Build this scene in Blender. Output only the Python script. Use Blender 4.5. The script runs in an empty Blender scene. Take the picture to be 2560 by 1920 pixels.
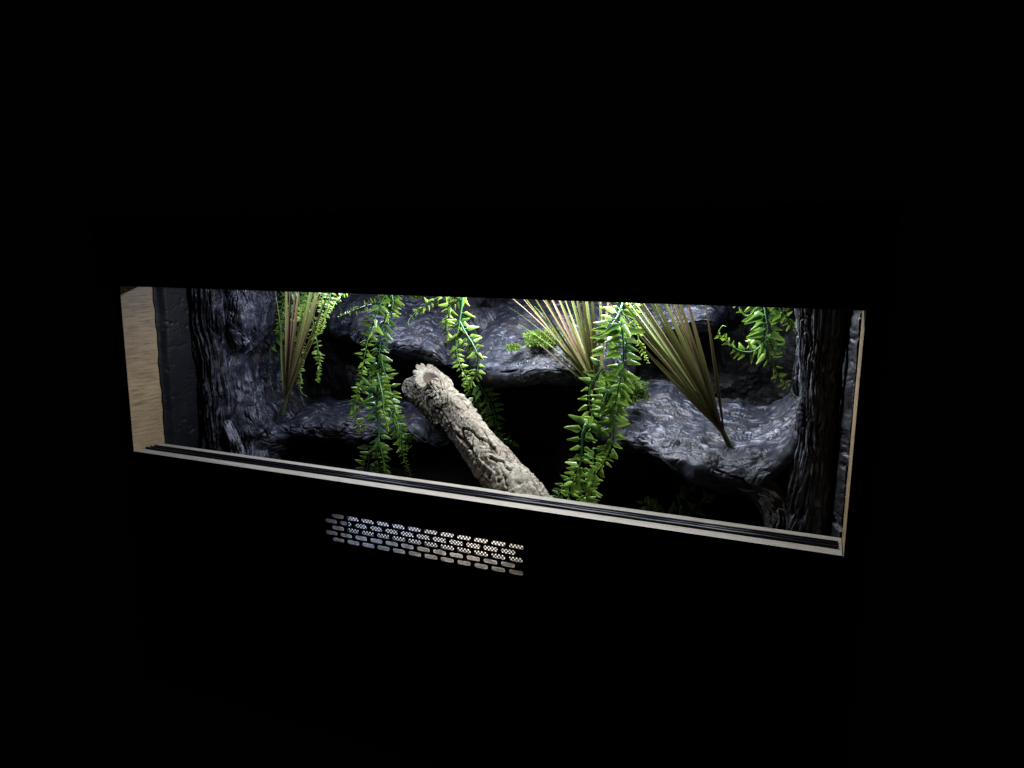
import bpy, bmesh, math, random
import numpy as np
from mathutils import Vector, Matrix

# ------------------------------------------------------------------ camera, world, lamps, exposure
sc = bpy.context.scene
CAM = np.array([0.74640797, -0.61887755, 0.23807264])
RR = np.array([[0.92376299, 0.38289807, 0.00714141],
               [0.07368632, -0.15941128, -0.98445841],
               [-0.37580881, 0.90993248, -0.17547259]])
FPX = 1842.98783
cd = bpy.data.cameras.new('camera'); cam = bpy.data.objects.new('camera', cd); sc.collection.objects.link(cam)
cd.sensor_width = 36.0; cd.lens = FPX / 2560 * 36.0; cd.clip_start = 0.01; cd.clip_end = 50
cam.matrix_world = Matrix(((RR[0][0], -RR[1][0], -RR[2][0], CAM[0]),
                           (RR[0][1], -RR[1][1], -RR[2][1], CAM[1]),
                           (RR[0][2], -RR[1][2], -RR[2][2], CAM[2]), (0, 0, 0, 1)))
sc.camera = cam
w = bpy.data.worlds.new("World"); sc.world = w; w.use_nodes = True
w.node_tree.nodes['Background'].inputs[0].default_value = (0.5, 0.35, 0.9, 1)
w.node_tree.nodes['Background'].inputs[1].default_value = 0.0006
sc.view_settings.view_transform = 'Standard'; sc.view_settings.look = 'None'
sc.view_settings.exposure = 0; sc.view_settings.gamma = 1; sc.view_settings.use_curve_mapping = False
sc.render.engine = 'CYCLES'
sc.cycles.use_denoising = True
try: sc.cycles.denoiser = 'OPENIMAGEDENOISE'
except Exception: pass
sc.cycles.max_bounces = 8; sc.cycles.sample_clamp_indirect = 4

# LED bar under the vivarium ceiling (x, y, z), then added fills for the left end and the vent slots
LAMP_POS = (0.520, 0.112, 0.2330); LAMP_SIZE = (0.30, 0.012); LAMP_W = 2.9; LAMP_COL = (0.86, 0.91, 1.0)
FILL_POS = (0.185, 0.132, 0.2330); FILL_SIZE = (0.05, 0.012); FILL_W = 0.78; FILL_COL = (0.72, 0.78, 1.0)
VENT_FILLS = [((0.300, 0.066, -0.0375), (0.11, 0.010), 0.22, (0.58, 0.70, 1.0)),
              ((0.420, 0.066, -0.0375), (0.10, 0.010), 0.26, (1.0, 0.96, 0.90))]

rng = random.Random(7)
C = sc.collection
W, OH = 0.78, 0.1978

def ray(px, py):
    return RR.T @ np.array([(px - 1280) / FPX, (py - 960) / FPX, 1.0])
def P(px, py, y):
    """a point of the photo (2560 px wide) at depth y behind the cabinet front"""
    d = ray(px, py); return CAM + d * (y - CAM[1]) / d[1]

# ------------------------------------------------------------------ noise
_r = np.random.RandomState(3)
_perm = np.tile(_r.permutation(256), 3)
_g = _r.normal(size=(256, 3)); _g /= np.linalg.norm(_g, axis=1)[:, None]
def perlin(x, y, z):
    x, y, z = np.broadcast_arrays(x, y, z)
    xi, yi, zi = np.floor(x).astype(int), np.floor(y).astype(int), np.floor(z).astype(int)
    xf, yf, zf = x - xi, y - yi, z - zi
    f = lambda t: t * t * t * (t * (t * 6 - 15) + 10)
    u, v, ww = f(xf), f(yf), f(zf)
    def gr(i, j, k):
        h = _perm[_perm[_perm[(xi + i) & 255] + ((yi + j) & 255)] + ((zi + k) & 255)]
        q = _g[h]
        return q[..., 0] * (xf - i) + q[..., 1] * (yf - j) + q[..., 2] * (zf - k)
    l = lambda a, b, t: a + (b - a) * t
    return 1.6 * l(l(l(gr(0, 0, 0), gr(1, 0, 0), u), l(gr(0, 1, 0), gr(1, 1, 0), u), v),
                   l(l(gr(0, 0, 1), gr(1, 0, 1), u), l(gr(0, 1, 1), gr(1, 1, 1), u), v), ww)
def pn(Q, s, o=0.0): return perlin(Q[..., 0] * s + o, Q[..., 1] * s + o * 1.7, Q[..., 2] * s - o)
def sst(a, b, x):
    t = np.clip((x - a) / (b - a), 0, 1); return t * t * (3 - 2 * t)
def unit(v): return v / (np.linalg.norm(v) + 1e-12)
def crom(pts, n):
    """Catmull-Rom through rows of pts, n samples"""
    pts = np.array(pts, float); k = len(pts)
    e = np.vstack([2 * pts[0] - pts[1], pts, 2 * pts[-1] - pts[-2]])
    t = np.linspace(0, k - 1 - 1e-9, n); i = np.floor(t).astype(int); f = (t - i)[:, None]
    p0, p1, p2, p3 = e[i], e[i + 1], e[i + 2], e[i + 3]
    return 0.5 * ((2 * p1) + (p2 - p0) * f + (2 * p0 - 5 * p1 + 4 * p2 - p3) * f ** 2 + (3 * p1 - p0 - 3 * p2 + p3) * f ** 3)

# ------------------------------------------------------------------ materials
def mat(name):
    m = bpy.data.materials.new(name); m.use_nodes = True
    nt = m.node_tree; return m, nt, nt.nodes['Principled BSDF']
def N(nt, t, **kw):
    n = nt.nodes.new(t)
    for k, v in kw.items(): setattr(n, k, v)
    return n
def ramp(nt, src, stops):
    r = N(nt, 'ShaderNodeValToRGB'); cr = r.color_ramp
    while len(cr.elements) < len(stops): cr.elements.new(0.5)
    for e, (p, c) in zip(cr.elements, stops):
        e.position = p; e.color = (*c, 1) if len(c) == 3 else c
    nt.links.new(src, r.inputs[0]); return r
def noise(nt, vec, scale, detail=4, rough=0.55, dist=0.0):
    n = N(nt, 'ShaderNodeTexNoise'); n.inputs['Scale'].default_value = scale
    n.inputs['Detail'].default_value = detail; n.inputs['Roughness'].default_value = rough
    n.inputs['Distortion'].default_value = dist
    if vec is not None: nt.links.new(vec, n.inputs['Vector'])
    return n
def mapping(nt, scale, src='Object', rot=(0, 0, 0)):
    tc = N(nt, 'ShaderNodeTexCoord'); mp = N(nt, 'ShaderNodeMapping')
    mp.inputs['Scale'].default_value = scale; mp.inputs['Rotation'].default_value = rot
    nt.links.new(tc.outputs[src], mp.inputs[0]); return mp.outputs[0]
def mixc(nt, a, b, f, mode='MIX'):
    m = N(nt, 'ShaderNodeMix', data_type='RGBA', blend_type=mode)
    for s, i in ((f, 0), (a, 6), (b, 7)):
        if isinstance(s, (int, float)): m.inputs[i].default_value = s
        elif isinstance(s, tuple): m.inputs[i].default_value = (*s, 1)
        else: nt.links.new(s, m.inputs[i])
    return m.outputs[2]
def bump(nt, b, src, strength, dist):
    n = N(nt, 'ShaderNodeBump'); n.inputs['Strength'].default_value = strength; n.inputs['Distance'].default_value = dist
    nt.links.new(src, n.inputs['Height']); nt.links.new(n.outputs[0], b.inputs['Normal'])
    return n

def rock_mat(name, dark=(0.022, 0.024, 0.030), mid=(0.060, 0.062, 0.074), hi=(0.22, 0.22, 0.25), brown=(0.075, 0.058, 0.045), rough=0.42, spec=0.5):
    m, nt, b = mat(name)
    ob = mapping(nt, (1, 1, 1)); uv = mapping(nt, (1, 1, 1), 'UV')
    big = noise(nt, ob, 22, 5, 0.6); mdl = noise(nt, ob, 120, 6, 0.65)
    base = mixc(nt, dark, mid, ramp(nt, mdl.outputs[0], [(0.35, (0, 0, 0)), (0.7, (1, 1, 1))]).outputs[0])
    base = mixc(nt, base, brown, ramp(nt, big.outputs[0], [(0.52, (0, 0, 0)), (0.72, (0.7, 0.7, 0.7))]).outputs[0])
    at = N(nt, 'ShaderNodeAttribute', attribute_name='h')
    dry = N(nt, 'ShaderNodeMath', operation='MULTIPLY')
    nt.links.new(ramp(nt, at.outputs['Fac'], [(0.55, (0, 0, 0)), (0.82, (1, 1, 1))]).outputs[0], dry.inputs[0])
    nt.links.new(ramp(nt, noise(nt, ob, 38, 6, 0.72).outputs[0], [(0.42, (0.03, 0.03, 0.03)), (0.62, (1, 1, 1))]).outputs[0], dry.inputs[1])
    col = mixc(nt, base, hi, dry.outputs[0])  # pale ridge tops: drybrush tone together with painted-in highlights
    col = mixc(nt, col, (0.008, 0.008, 0.010), ramp(nt, at.outputs['Fac'], [(0.05, (0.9, 0.9, 0.9)), (0.32, (0, 0, 0))]).outputs[0])  # cracks blackened in the colour to deepen their shade
    nt.links.new(col, b.inputs['Base Color'])
    b.inputs['Specular IOR Level'].default_value = spec
    r = ramp(nt, noise(nt, ob, 90, 4).outputs[0], [(0.3, (rough - .08,) * 3), (0.7, (rough + .16,) * 3)])
    nt.links.new(r.outputs[0], b.inputs['Roughness'])
    gv = mapping(nt, (60, 480, 1), 'UV')
    g = noise(nt, gv, 1.0, 3, 0.6, 0.8); f = noise(nt, ob, 330, 2, 0.5)
    a = N(nt, 'ShaderNodeMath', operation='MULTIPLY_ADD'); nt.links.new(f.outputs[0], a.inputs[0]); a.inputs[1].default_value = 0.35; nt.links.new(g.outputs[0], a.inputs[2])
    bump(nt, b, a.outputs[0], 0.6, 0.0012)
    return m
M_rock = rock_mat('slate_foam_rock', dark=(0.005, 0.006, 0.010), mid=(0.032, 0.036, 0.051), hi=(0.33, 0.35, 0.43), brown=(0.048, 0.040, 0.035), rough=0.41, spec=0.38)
M_trunk = rock_mat('shade_dark_bark', dark=(0.002, 0.002, 0.003), mid=(0.005, 0.005, 0.007), hi=(0.11, 0.11, 0.14), brown=(0.005, 0.004, 0.004), rough=0.40, spec=0.15)  # left column: its shade and thin glints are put into the colour
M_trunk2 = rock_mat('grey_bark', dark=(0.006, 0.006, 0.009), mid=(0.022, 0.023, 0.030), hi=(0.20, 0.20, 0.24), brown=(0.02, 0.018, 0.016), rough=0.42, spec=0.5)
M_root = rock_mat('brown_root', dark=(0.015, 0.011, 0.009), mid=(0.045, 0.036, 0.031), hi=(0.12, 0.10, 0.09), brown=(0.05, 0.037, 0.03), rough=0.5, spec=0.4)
M_wall = rock_mat('cave_shade_rock', dark=(0.004, 0.004, 0.005), mid=(0.007, 0.007, 0.009), hi=(0.030, 0.030, 0.034), brown=(0.012, 0.009, 0.007), rough=0.5, spec=0.2)  # darker copy of the rock, shade of the caves put into the colour

def simple(name, col, rough=0.5, spec=0.5, bumps=None, var=0.15, vscale=40):
    m, nt, b = mat(name)
    ob = mapping(nt, (1, 1, 1)); n = noise(nt, ob, vscale, 5, 0.6)
    c0 = tuple(c * (1 - var) for c in col); c1 = tuple(min(1, c * (1 + var)) for c in col)
    nt.links.new(ramp(nt, n.outputs[0], [(0.3, c0), (0.7, c1)]).outputs[0], b.inputs['Base Color'])
    b.inputs['Roughness'].default_value = rough; b.inputs['Specular IOR Level'].default_value = spec
    if bumps: bump(nt, b, noise(nt, ob, bumps[0], 5, 0.6).outputs[0], bumps[1], bumps[2])
    return m
M_panel = simple('dark_laminate', (0.03, 0.028, 0.03), 0.45, 0.4, (400, 0.2, 0.0003))
M_track = simple('black_plastic_track', (0.003, 0.003, 0.006), 0.35, 0.18, (900, 0.1, 0.0001))
M_vent = simple('black_metal', (0.012, 0.012, 0.013), 0.4)
M_mesh = simple('black_mesh_metal', (0.006, 0.010, 0.04), 0.35)
M_mulch = simple('black_soil', (0.0025, 0.002, 0.002), 0.95, 0.0, (500, 0.6, 0.002))
M_black = simple('black_paint', (0.006, 0.006, 0.007), 0.7, 0.3)
M_cream = simple('cream_board', (0.72, 0.68, 0.60), 0.6)
M_lining = simple('dark_foam_lining', (0.006, 0.0065, 0.008), 0.5, 0.2, (300, 0.3, 0.0006), 0.4, 60)
M_lamp = simple('white_lamp_housing', (0.7, 0.7, 0.7), 0.4)

def oak(name, light=(0.31, 0.225, 0.120), darkc=(0.12, 0.078, 0.038), sc_=(1, 1, 1), grain='y'):
    m, nt, b = mat(name)
    s = {'y': (60, 22, 700), 'x': (9, 420, 60)}[grain]
    o1 = noise(nt, mapping(nt, s), 1.0, 5, 0.62, 0.35)
    s2 = {'y': (40, 14, 45), 'x': (4, 60, 60)}[grain]
    o2 = noise(nt, mapping(nt, s2), 1.0, 4, 0.6, 0.8)
    c = mixc(nt, darkc, light, ramp(nt, o1.outputs[0], [(0.30, (0, 0, 0)), (0.58, (1, 1, 1))]).outputs[0])
    c = mixc(nt, c, tuple(x * 1.25 for x in light), ramp(nt, o2.outputs[0], [(0.35, (0, 0, 0)), (0.75, (0.75, 0.75, 0.75))]).outputs[0])
    s3 = {'y': (300, 45, 760), 'x': (60, 2200, 300)}[grain]
    o3 = noise(nt, mapping(nt, s3), 1.0, 3, 0.6)
    c = mixc(nt, c, (0.10, 0.065, 0.04), ramp(nt, o3.outputs[0], [(0.50, (0, 0, 0)), (0.66, (0.8, 0.8, 0.8))]).outputs[0])
    nt.links.new(c, b.inputs['Base Color']); b.inputs['Roughness'].default_value = 0.48
    bump(nt, b, o3.outputs[0], 0.25, 0.0003)
    return m
M_oak = oak('oak_laminate')
M_sill = oak('pale_wood_edge', light=(0.30, 0.275, 0.225), darkc=(0.21, 0.19, 0.155), grain='x')
def sawn():
    m, nt, b = mat('sawn_chipboard')
    o1 = noise(nt, mapping(nt, (160, 700, 1500)), 1.0, 5, 0.75, 0.8)
    c = ramp(nt, o1.outputs[0], [(0.38, (0.06, 0.045, 0.03)), (0.47, (0.40, 0.36, 0.31)), (0.62, (0.72, 0.69, 0.66))])
    nt.links.new(c.outputs[0], b.inputs['Base Color']); b.inputs['Roughness'].default_value = 0.8
    bump(nt, b, o1.outputs[0], 0.5, 0.001); return m
M_sawn = sawn()

def leaf_mat(name, rough=0.33, trans=0.30, spec=0.5):
    m, nt, b = mat(name)
    at = N(nt, 'ShaderNodeAttribute', attribute_name='Col')
    ob = mapping(nt, (1, 1, 1)); n = noise(nt, ob, 300, 3)
    c = mixc(nt, at.outputs['Color'], (0.02, 0.06, 0.02), ramp(nt, n.outputs[0], [(0.45, (0, 0, 0)), (0.8, (0.35, 0.35, 0.35))]).outputs[0])
    nt.links.new(c, b.inputs['Base Color']); b.inputs['Roughness'].default_value = rough
    b.inputs['Specular IOR Level'].default_value = spec
    tr = N(nt, 'ShaderNodeBsdfTranslucent'); nt.links.new(c, tr.inputs[0])
    mx = N(nt, 'ShaderNodeMixShader'); mx.inputs[0].default_value = trans
    nt.links.new(b.outputs[0], mx.inputs[1]); nt.links.new(tr.outputs[0], mx.inputs[2])
    nt.links.new(mx.outputs[0], nt.nodes['Material Output'].inputs[0])
    bump(nt, b, n.outputs[0], 0.15, 0.0004)
    return m
M_leaf = leaf_mat('plastic_fern_leaf', 0.30, 0.28)
M_grass = leaf_mat('plastic_grass_blade', 0.45, 0.18, 0.4)
M_moss = leaf_mat('moss', 0.7, 0.2, 0.2)

def cork_mat():
    m, nt, b = mat('cork_bark')
    ob = mapping(nt, (1, 1, 1)); at = N(nt, 'ShaderNodeAttribute', attribute_name='h')
    n1 = noise(nt, ob, 35, 5, 0.65); n2 = noise(nt, ob, 240, 5, 0.7)
    c = mixc(nt, (0.130, 0.100, 0.063), (0.29, 0.262, 0.20), ramp(nt, n1.outputs[0], [(0.35, (0, 0, 0)), (0.65, (1, 1, 1))]).outputs[0])
    c = mixc(nt, c, (0.47, 0.455, 0.40), ramp(nt, n2.outputs[0], [(0.45, (0, 0, 0)), (0.75, (0.8, 0.8, 0.8))]).outputs[0])
    c = mixc(nt, c, (0.06, 0.042, 0.03), ramp(nt, at.outputs['Fac'], [(0.15, (0.95, 0.95, 0.95)), (0.46, (0, 0, 0))]).outputs[0])
    c = mixc(nt, c, (0.075, 0.054, 0.037), ramp(nt, noise(nt, mapping(nt, (1, 1, 1)), 420, 3, 0.6, 1.0).outputs[0], [(0.52, (0, 0, 0)), (0.66, (0.75, 0.75, 0.75))]).outputs[0])
    nt.links.new(c, b.inputs['Base Color']); b.inputs['Roughness'].default_value = 0.85
    b.inputs['Specular IOR Level'].default_value = 0.2
    uv = noise(nt, mapping(nt, (1300, 260, 1), 'UV'), 1.0, 4, 0.7, 1.2)
    a = N(nt, 'ShaderNodeMath', operation='ADD'); nt.links.new(uv.outputs[0], a.inputs[0]); nt.links.new(n2.outputs[0], a.inputs[1])
    bump(nt, b, a.outputs[0], 0.7, 0.0012)
    return m
M_cork = cork_mat()

# ------------------------------------------------------------------ object helpers
def link(name, me, m=None, parent=None):
    o = bpy.data.objects.new(name, me); C.objects.link(o)
    if m is not None:
        for q in (m if isinstance(m, list) else [m]): me.materials.append(q)
    if parent is not None:
        o.parent = parent
        ch = parent; off = Vector((0, 0, 0))
        while ch is not None: off += ch.location; ch = ch.parent
        o.location = -off
    return o
def thing(name, label, cat, loc, group=None):
    o = bpy.data.objects.new(name, None); C.objects.link(o); o.location = loc; o.empty_display_size = 0.01
    o['label'] = label; o['category'] = cat
    if group: o['group'] = group
    return o
def tag(o, label, cat, group=None):
    o['label'] = label; o['category'] = cat
    if group: o['group'] = group
    return o
def raw_mesh(name, verts, faces, smooth=True):
    me = bpy.data.meshes.new(name)
    me.from_pydata([tuple(v) for v in verts], [], faces)
    if smooth: me.polygons.foreach_set('use_smooth', [True] * len(me.polygons))
    me.update(); return me
def grid_mesh(name, G, uv=None, h=None, wrap=False, smooth=True):
    nu, nv = G.shape[:2]; V = G.reshape(-1, 3)
    iu = np.arange(nu - 1); iv = np.arange(nv if wrap else nv - 1)
    a, b = np.meshgrid(iu, iv, indexing='ij'); a = a.ravel(); b = b.ravel(); b2 = (b + 1) % nv
    F = np.stack([a * nv + b, (a + 1) * nv + b, (a + 1) * nv + b2, a * nv + b2], 1)
    me = bpy.data.meshes.new(name)
    me.vertices.add(len(V)); me.vertices.foreach_set('co', V.astype(np.float32).ravel())
    me.loops.add(len(F) * 4); me.loops.foreach_set('vertex_index', F.ravel().astype(np.int32))
    me.polygons.add(len(F)); me.polygons.foreach_set('loop_start', (np.arange(len(F)) * 4).astype(np.int32))
    me.polygons.foreach_set('loop_total', np.full(len(F), 4, np.int32))
    me.update(calc_edges=True)
    if smooth: me.polygons.foreach_set('use_smooth', np.ones(len(F), bool))
    if uv is not None:
        l = me.uv_layers.new(name='UVMap'); l.data.foreach_set('uv', uv.reshape(-1, 2)[F.ravel()].astype(np.float32).ravel())
    if h is not None:
        at = me.attributes.new('h', 'FLOAT', 'POINT'); at.data.foreach_set('value', h.astype(np.float32).ravel())
    return me
def metric(G):
    du = np.linalg.norm(np.diff(G, axis=0), axis=2); dv = np.linalg.norm(np.diff(G, axis=1), axis=2)
    su = np.zeros(G.shape[:2]); su[1:] = np.cumsum(du.mean(axis=1))[:, None]
    sv = np.zeros(G.shape[:2]); sv[:, 1:] = np.cumsum(dv, axis=1)
    return su, sv
def normals(G, wrap=False):
    du = np.gradient(G, axis=0)
    if wrap:
        dv = np.roll(G, -1, 1) - np.roll(G, 1, 1)
    else: dv = np.gradient(G, axis=1)
    n = np.cross(du, dv); n /= np.linalg.norm(n, axis=2)[..., None] + 1e-12
    return n
def rock_disp(G, n, su, sv, big=0.006, mid=0.0022, grain=1.0, seed=0.0, wrap_len=None, cracks=1.0):
    """carved foam look: lumps, then flowing grain, then cracks. Returns displaced grid and 0-1 height"""
    lump = big * pn(G, 17, seed) + mid * pn(G, 48, seed + 3) + mid * 0.22 * pn(G, 110, seed + 5)
    wv = sv + 0.010 * pn(G, 24, seed + 9) + 0.0030 * pn(G, 75, seed + 11)
    if wrap_len is not None:                          # closed section: periodic grain from the 3D position
        a = 2 * np.pi * wv / wrap_len; R = wrap_len / (2 * np.pi)
        gx, gy = R * np.cos(a), R * np.sin(a)
        g1 = perlin(gx * 270, gy * 270, su * 18 + seed); g2 = perlin(gx * 800, gy * 800, su * 55 + seed)
        ck = perlin(gx * 120, gy * 120, su * 13 + seed + 7)
    else:
        g1 = perlin(su * 20 + seed, wv * 270, 0.5 * su * 30 + 3.3); g2 = perlin(su * 70 + seed, wv * 820, 7.7 + seed)
        ck = perlin(su * 15 + seed, wv * 105, 1.3 + pn(G, 30, seed))
    mask = sst(-0.5, 0.35, pn(G, 20, seed + 21))
    g = (0.55 * g1 + 0.10 * g2) * (0.30 + 0.70 * mask)
    gro = (sst(0.86, 0.97, 1 - np.abs(g1)) + 0.45 * sst(0.82, 0.96, 1 - np.abs(g2))) * (0.15 + 0.85 * mask)
    cr = sst(0.90, 0.99, 1 - np.abs(ck)) * sst(-0.1, 0.3, pn(G, 35, seed + 31)) * cracks
    cr2 = 0.6 * sst(0.95, 0.998, 1 - np.abs(pn(G, 55, seed + 41) + 0.3 * pn(G, 160, seed + 2))) * sst(0.0, 0.35, pn(G, 28, seed + 51)) * cracks
    pit = sst(0.35, 0.6, pn(G, 190, seed + 61)) * sst(0.1, 0.4, pn(G, 30, seed + 71))
    d = lump + 0.0010 * grain * g - 0.0011 * grain * gro - 0.0042 * cr - 0.0030 * cr2 - 0.0012 * pit
    h = np.clip(0.56 + 0.50 * g * grain - 0.42 * gro * min(1, grain) - 0.7 * cr - 0.5 * cr2 - 0.3 * pit + 0.15 * pn(G, 110, seed + 5), 0, 1)
    return G + n * d[..., None], h

def box(bm, x0, y0, z0, x1, y1, z1, bev=0.0, mi=0):
    vs = [bm.verts.new(p) for p in ((x0, y0, z0), (x1, y0, z0), (x1, y1, z0), (x0, y1, z0), (x0, y0, z1), (x1, y0, z1), (x1, y1, z1), (x0, y1, z1))]
    fs = [bm.faces.new([vs[i] for i in f]) for f in ((0, 3, 2, 1), (4, 5, 6, 7), (0, 1, 5, 4), (1, 2, 6, 5), (2, 3, 7, 6), (3, 0, 4, 7))]
    for f in fs: f.material_index = mi
    if bev:
        bmesh.ops.bevel(bm, geom=list({e for f in fs for e in f.edges}), offset=bev, segments=2, affect='EDGES', profile=0.6)
def boxobj(name, b, m, parent=None, bev=0.0006):
    bm = bmesh.new(); box(bm, *b, bev=bev); me = bpy.data.meshes.new(name); bm.to_mesh(me); bm.free()
    return link(name, me, m, parent)

# ------------------------------------------------------------------ the cabinet
viv = thing('vivarium', 'long dark wooden vivarium cabinet with lit open front, pale sill and black glass track', 'vivarium', (W / 2, 0, -0.30))
D, TK = 0.36, 0.016
boxobj('side_panel', (-TK, 0, -0.30, 0, D, 0.26), M_oak, viv)
boxobj('side_panel', (W, 0, -0.30, W + TK, D, 0.26), M_oak, viv)
boxobj('back_panel', (0.0005, D - 0.006, -0.30, W - 0.0005, D, 0.2595), M_black, viv, 0)
boxobj('ceiling', (0.0005, 0.0165, 0.244, W - 0.0005, D - 0.0065, 0.2598), M_black, viv, 0)
boxobj('top_fascia', (-TK, -0.0165, OH, W + TK, -0.0003, 0.275), M_panel, viv)
boxobj('upper_track', (0.0006, 0.0002, OH - 0.0009, W - 0.0006, 0.0300, 0.2435), M_track, viv, 0)
# lower front panel: one board with the rectangular vent cut-out
CX0, CX1, CZ0, CZ1, PD = 0.2765, 0.5065, -0.0742, -0.0325, 0.0375
def front_panel():
    bm = bmesh.new()
    o = [(-TK, -0.30), (W + TK, -0.30), (W + TK, -0.0152), (-TK, -0.0152)]; i = [(CX0, CZ0), (CX1, CZ0), (CX1, CZ1), (CX0, CZ1)]
    Y0 = -0.0002
    # board front face slightly behind plane 0; sides of the cut-out are raw sawn board
    vo = [[bm.verts.new((x, y, z)) for x, z in o] for y in (Y0, -0.0)]
    bm.free(); bm = bmesh.new()
    xo = [(0.0006, -0.2995), (W - 0.0006, -0.2995), (W - 0.0006, -0.0152), (0.0006, -0.0152)]
    f = [bm.verts.new((x, 0.0, z)) for x, z in xo]; fi = [bm.verts.new((x, 0.0, z)) for x, z in i]
    b = [bm.verts.new((x, PD, z)) for x, z in xo]; bi = [bm.verts.new((x, PD, z)) for x, z in i]
    for k in range(4):
        j = (k + 1) % 4
        bm.faces.new((f[k], f[j], fi[j], fi[k])); bm.faces.new((b[j], b[k], bi[k], bi[j]))
        bm.faces.new((f[j], f[k], b[k], b[j])); q = bm.faces.new((fi[k], fi[j], bi[j], bi[k])); q.material_index = 1
    me = bpy.data.meshes.new('front_panel'); bm.to_mesh(me); bm.free()
    return link('front_panel', me, [M_panel, M_sawn], viv)
front_panel()
boxobj('sill_board', (0.0006, 0.0002, -0.0150, W - 0.0006, 0.0416, 0.0), M_sill, viv, 0.0007)
# glass runner: floor and three upright ribs, one extruded profile
def track():
    prof = [(0.0136, 0.0002), (0.0136, 0.0022), (0.0146, 0.0027), (0.0156, 0.0022), (0.0158, 0.0008), (0.0200, 0.0008), (0.0202, 0.0018),
            (0.0208, 0.0021), (0.0214, 0.0018), (0.0216, 0.0008), (0.0262, 0.0008), (0.0264, 0.0017), (0.0271, 0.0020), (0.0278, 0.0016), (0.0282, 0.0002)]
    n = 60; x = np.linspace(0.004, W - 0.0035, n)
    bm = bmesh.new()
    rings = []
    for k in range(n):
        wob = 0.00012 * math.sin(k * 1.3) + 0.0001 * math.sin(k * 0.37)
        rings.append([bm.verts.new((x[k], y, z + (wob if z > 0.002 else 0))) for y, z in prof])
    m = len(prof)
    for k in range(n - 1):
        for j in range(m):
            bm.faces.new((rings[k][j], rings[k][(j + 1) % m], rings[k + 1][(j + 1) % m], rings[k + 1][j]))
    bm.faces.new(rings[0][::-1]); bm.faces.new(rings[-1])
    me = bpy.data.meshes.new('glass_track'); bm.to_mesh(me); bm.free()
    return link('glass_track', me, M_track, viv)
track()
# compartment behind the vent
boxobj('inner_board', (0.0006, 0.098, -0.295, W - 0.0006, 0.104, -0.0305), M_cream, viv, 0)
boxobj('inner_shelf', (0.0006, 0.0380, -0.0300, W - 0.0006, 0.104, -0.0262), M_black, viv, 0)
boxobj('inner_floor', (0.0006, 0.1045, -0.0700, W - 0.0006, D - 0.0065, -0.0640), M_black, viv, 0)

def curve_plate(name, outer, holes, y, thick, m, parent):
    cu = bpy.data.curves.new(name, 'CURVE'); cu.dimensions = '2D'; cu.fill_mode = 'BOTH'; cu.extrude = thick / 2
    for ring in [outer] + holes:
        s = cu.splines.new('POLY'); s.points.add(len(ring) - 1)
        s.points.foreach_set('co', [c for p in ring for c in (p[0], p[1], 0, 1)]); s.use_cyclic_u = True
    t = bpy.data.objects.new('t', cu); C.objects.link(t)
    dg = bpy.context.evaluated_depsgraph_get(); dg.update()
    me = bpy.data.meshes.new_from_object(t.evaluated_get(dg)); bpy.data.objects.remove(t); bpy.data.curves.remove(cu)
    me.name = name
    me.transform(Matrix(((1, 0, 0, 0), (0, 0, 1, y), (0, 1, 0, 0), (0, 0, 0, 1))))
    me.materials.clear()
    return link(name, me, m, parent)
# slotted metal vent: five rows of twelve rounded slots
holes = []
PX, PZ, SW, SH = 0.01855, 0.00655, 0.0150, 0.0046
for r in range(5):
    zc = -0.0382 - r * PZ; x0 = 0.2856 - (0.0085 if r % 2 else 0)
    for k in range(12):
        xc = x0 + k * PX + SW / 2; ring = []
        rad = 0.0021
        for cx, cz, a0 in ((SW / 2 - rad, SH / 2 - rad, 0), (-SW / 2 + rad, SH / 2 - rad, 90), (-SW / 2 + rad, -SH / 2 + rad, 180), (SW / 2 - rad, -SH / 2 + rad, 270)):
            for q in range(5):
                a = math.radians(a0 + q * 22.5); ring.append((xc + cx + rad * math.cos(a), zc + cz + rad * math.sin(a)))
        holes.append(ring)
vent = curve_plate('vent_cover', [(0.262, -0.078), (0.521, -0.078), (0.521, -0.0255), (0.262, -0.0255)], holes, -0.0014, 0.0012, M_vent, viv)
mh = []
mp, mr = 0.0039, 0.0020
for r in range(20):
    z = -0.0738 + (r + 0.7) * mp * 0.5
    for k in range(58):
        x = CX0 + 0.0022 + k * mp + (mp / 2 if r % 2 else 0)
        if x + mr > CX1 - 0.001 or z + mr > CZ1 + 0.004: continue
        mh.append([(x + 0.00095 * math.cos(a), z + 0.00098 * math.sin(a)) for a in [q * math.pi / 3 + .52 for q in range(6)]])
curve_plate('insect_mesh', [(CX0 - 0.002, CZ0 - 0.001), (CX1 + 0.002, CZ0 - 0.001), (CX1 + 0.002, CZ1 + 0.008), (CX0 - 0.002, CZ1 + 0.008)], mh, PD + 0.0008, 0.0006, M_mesh, viv)

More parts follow.
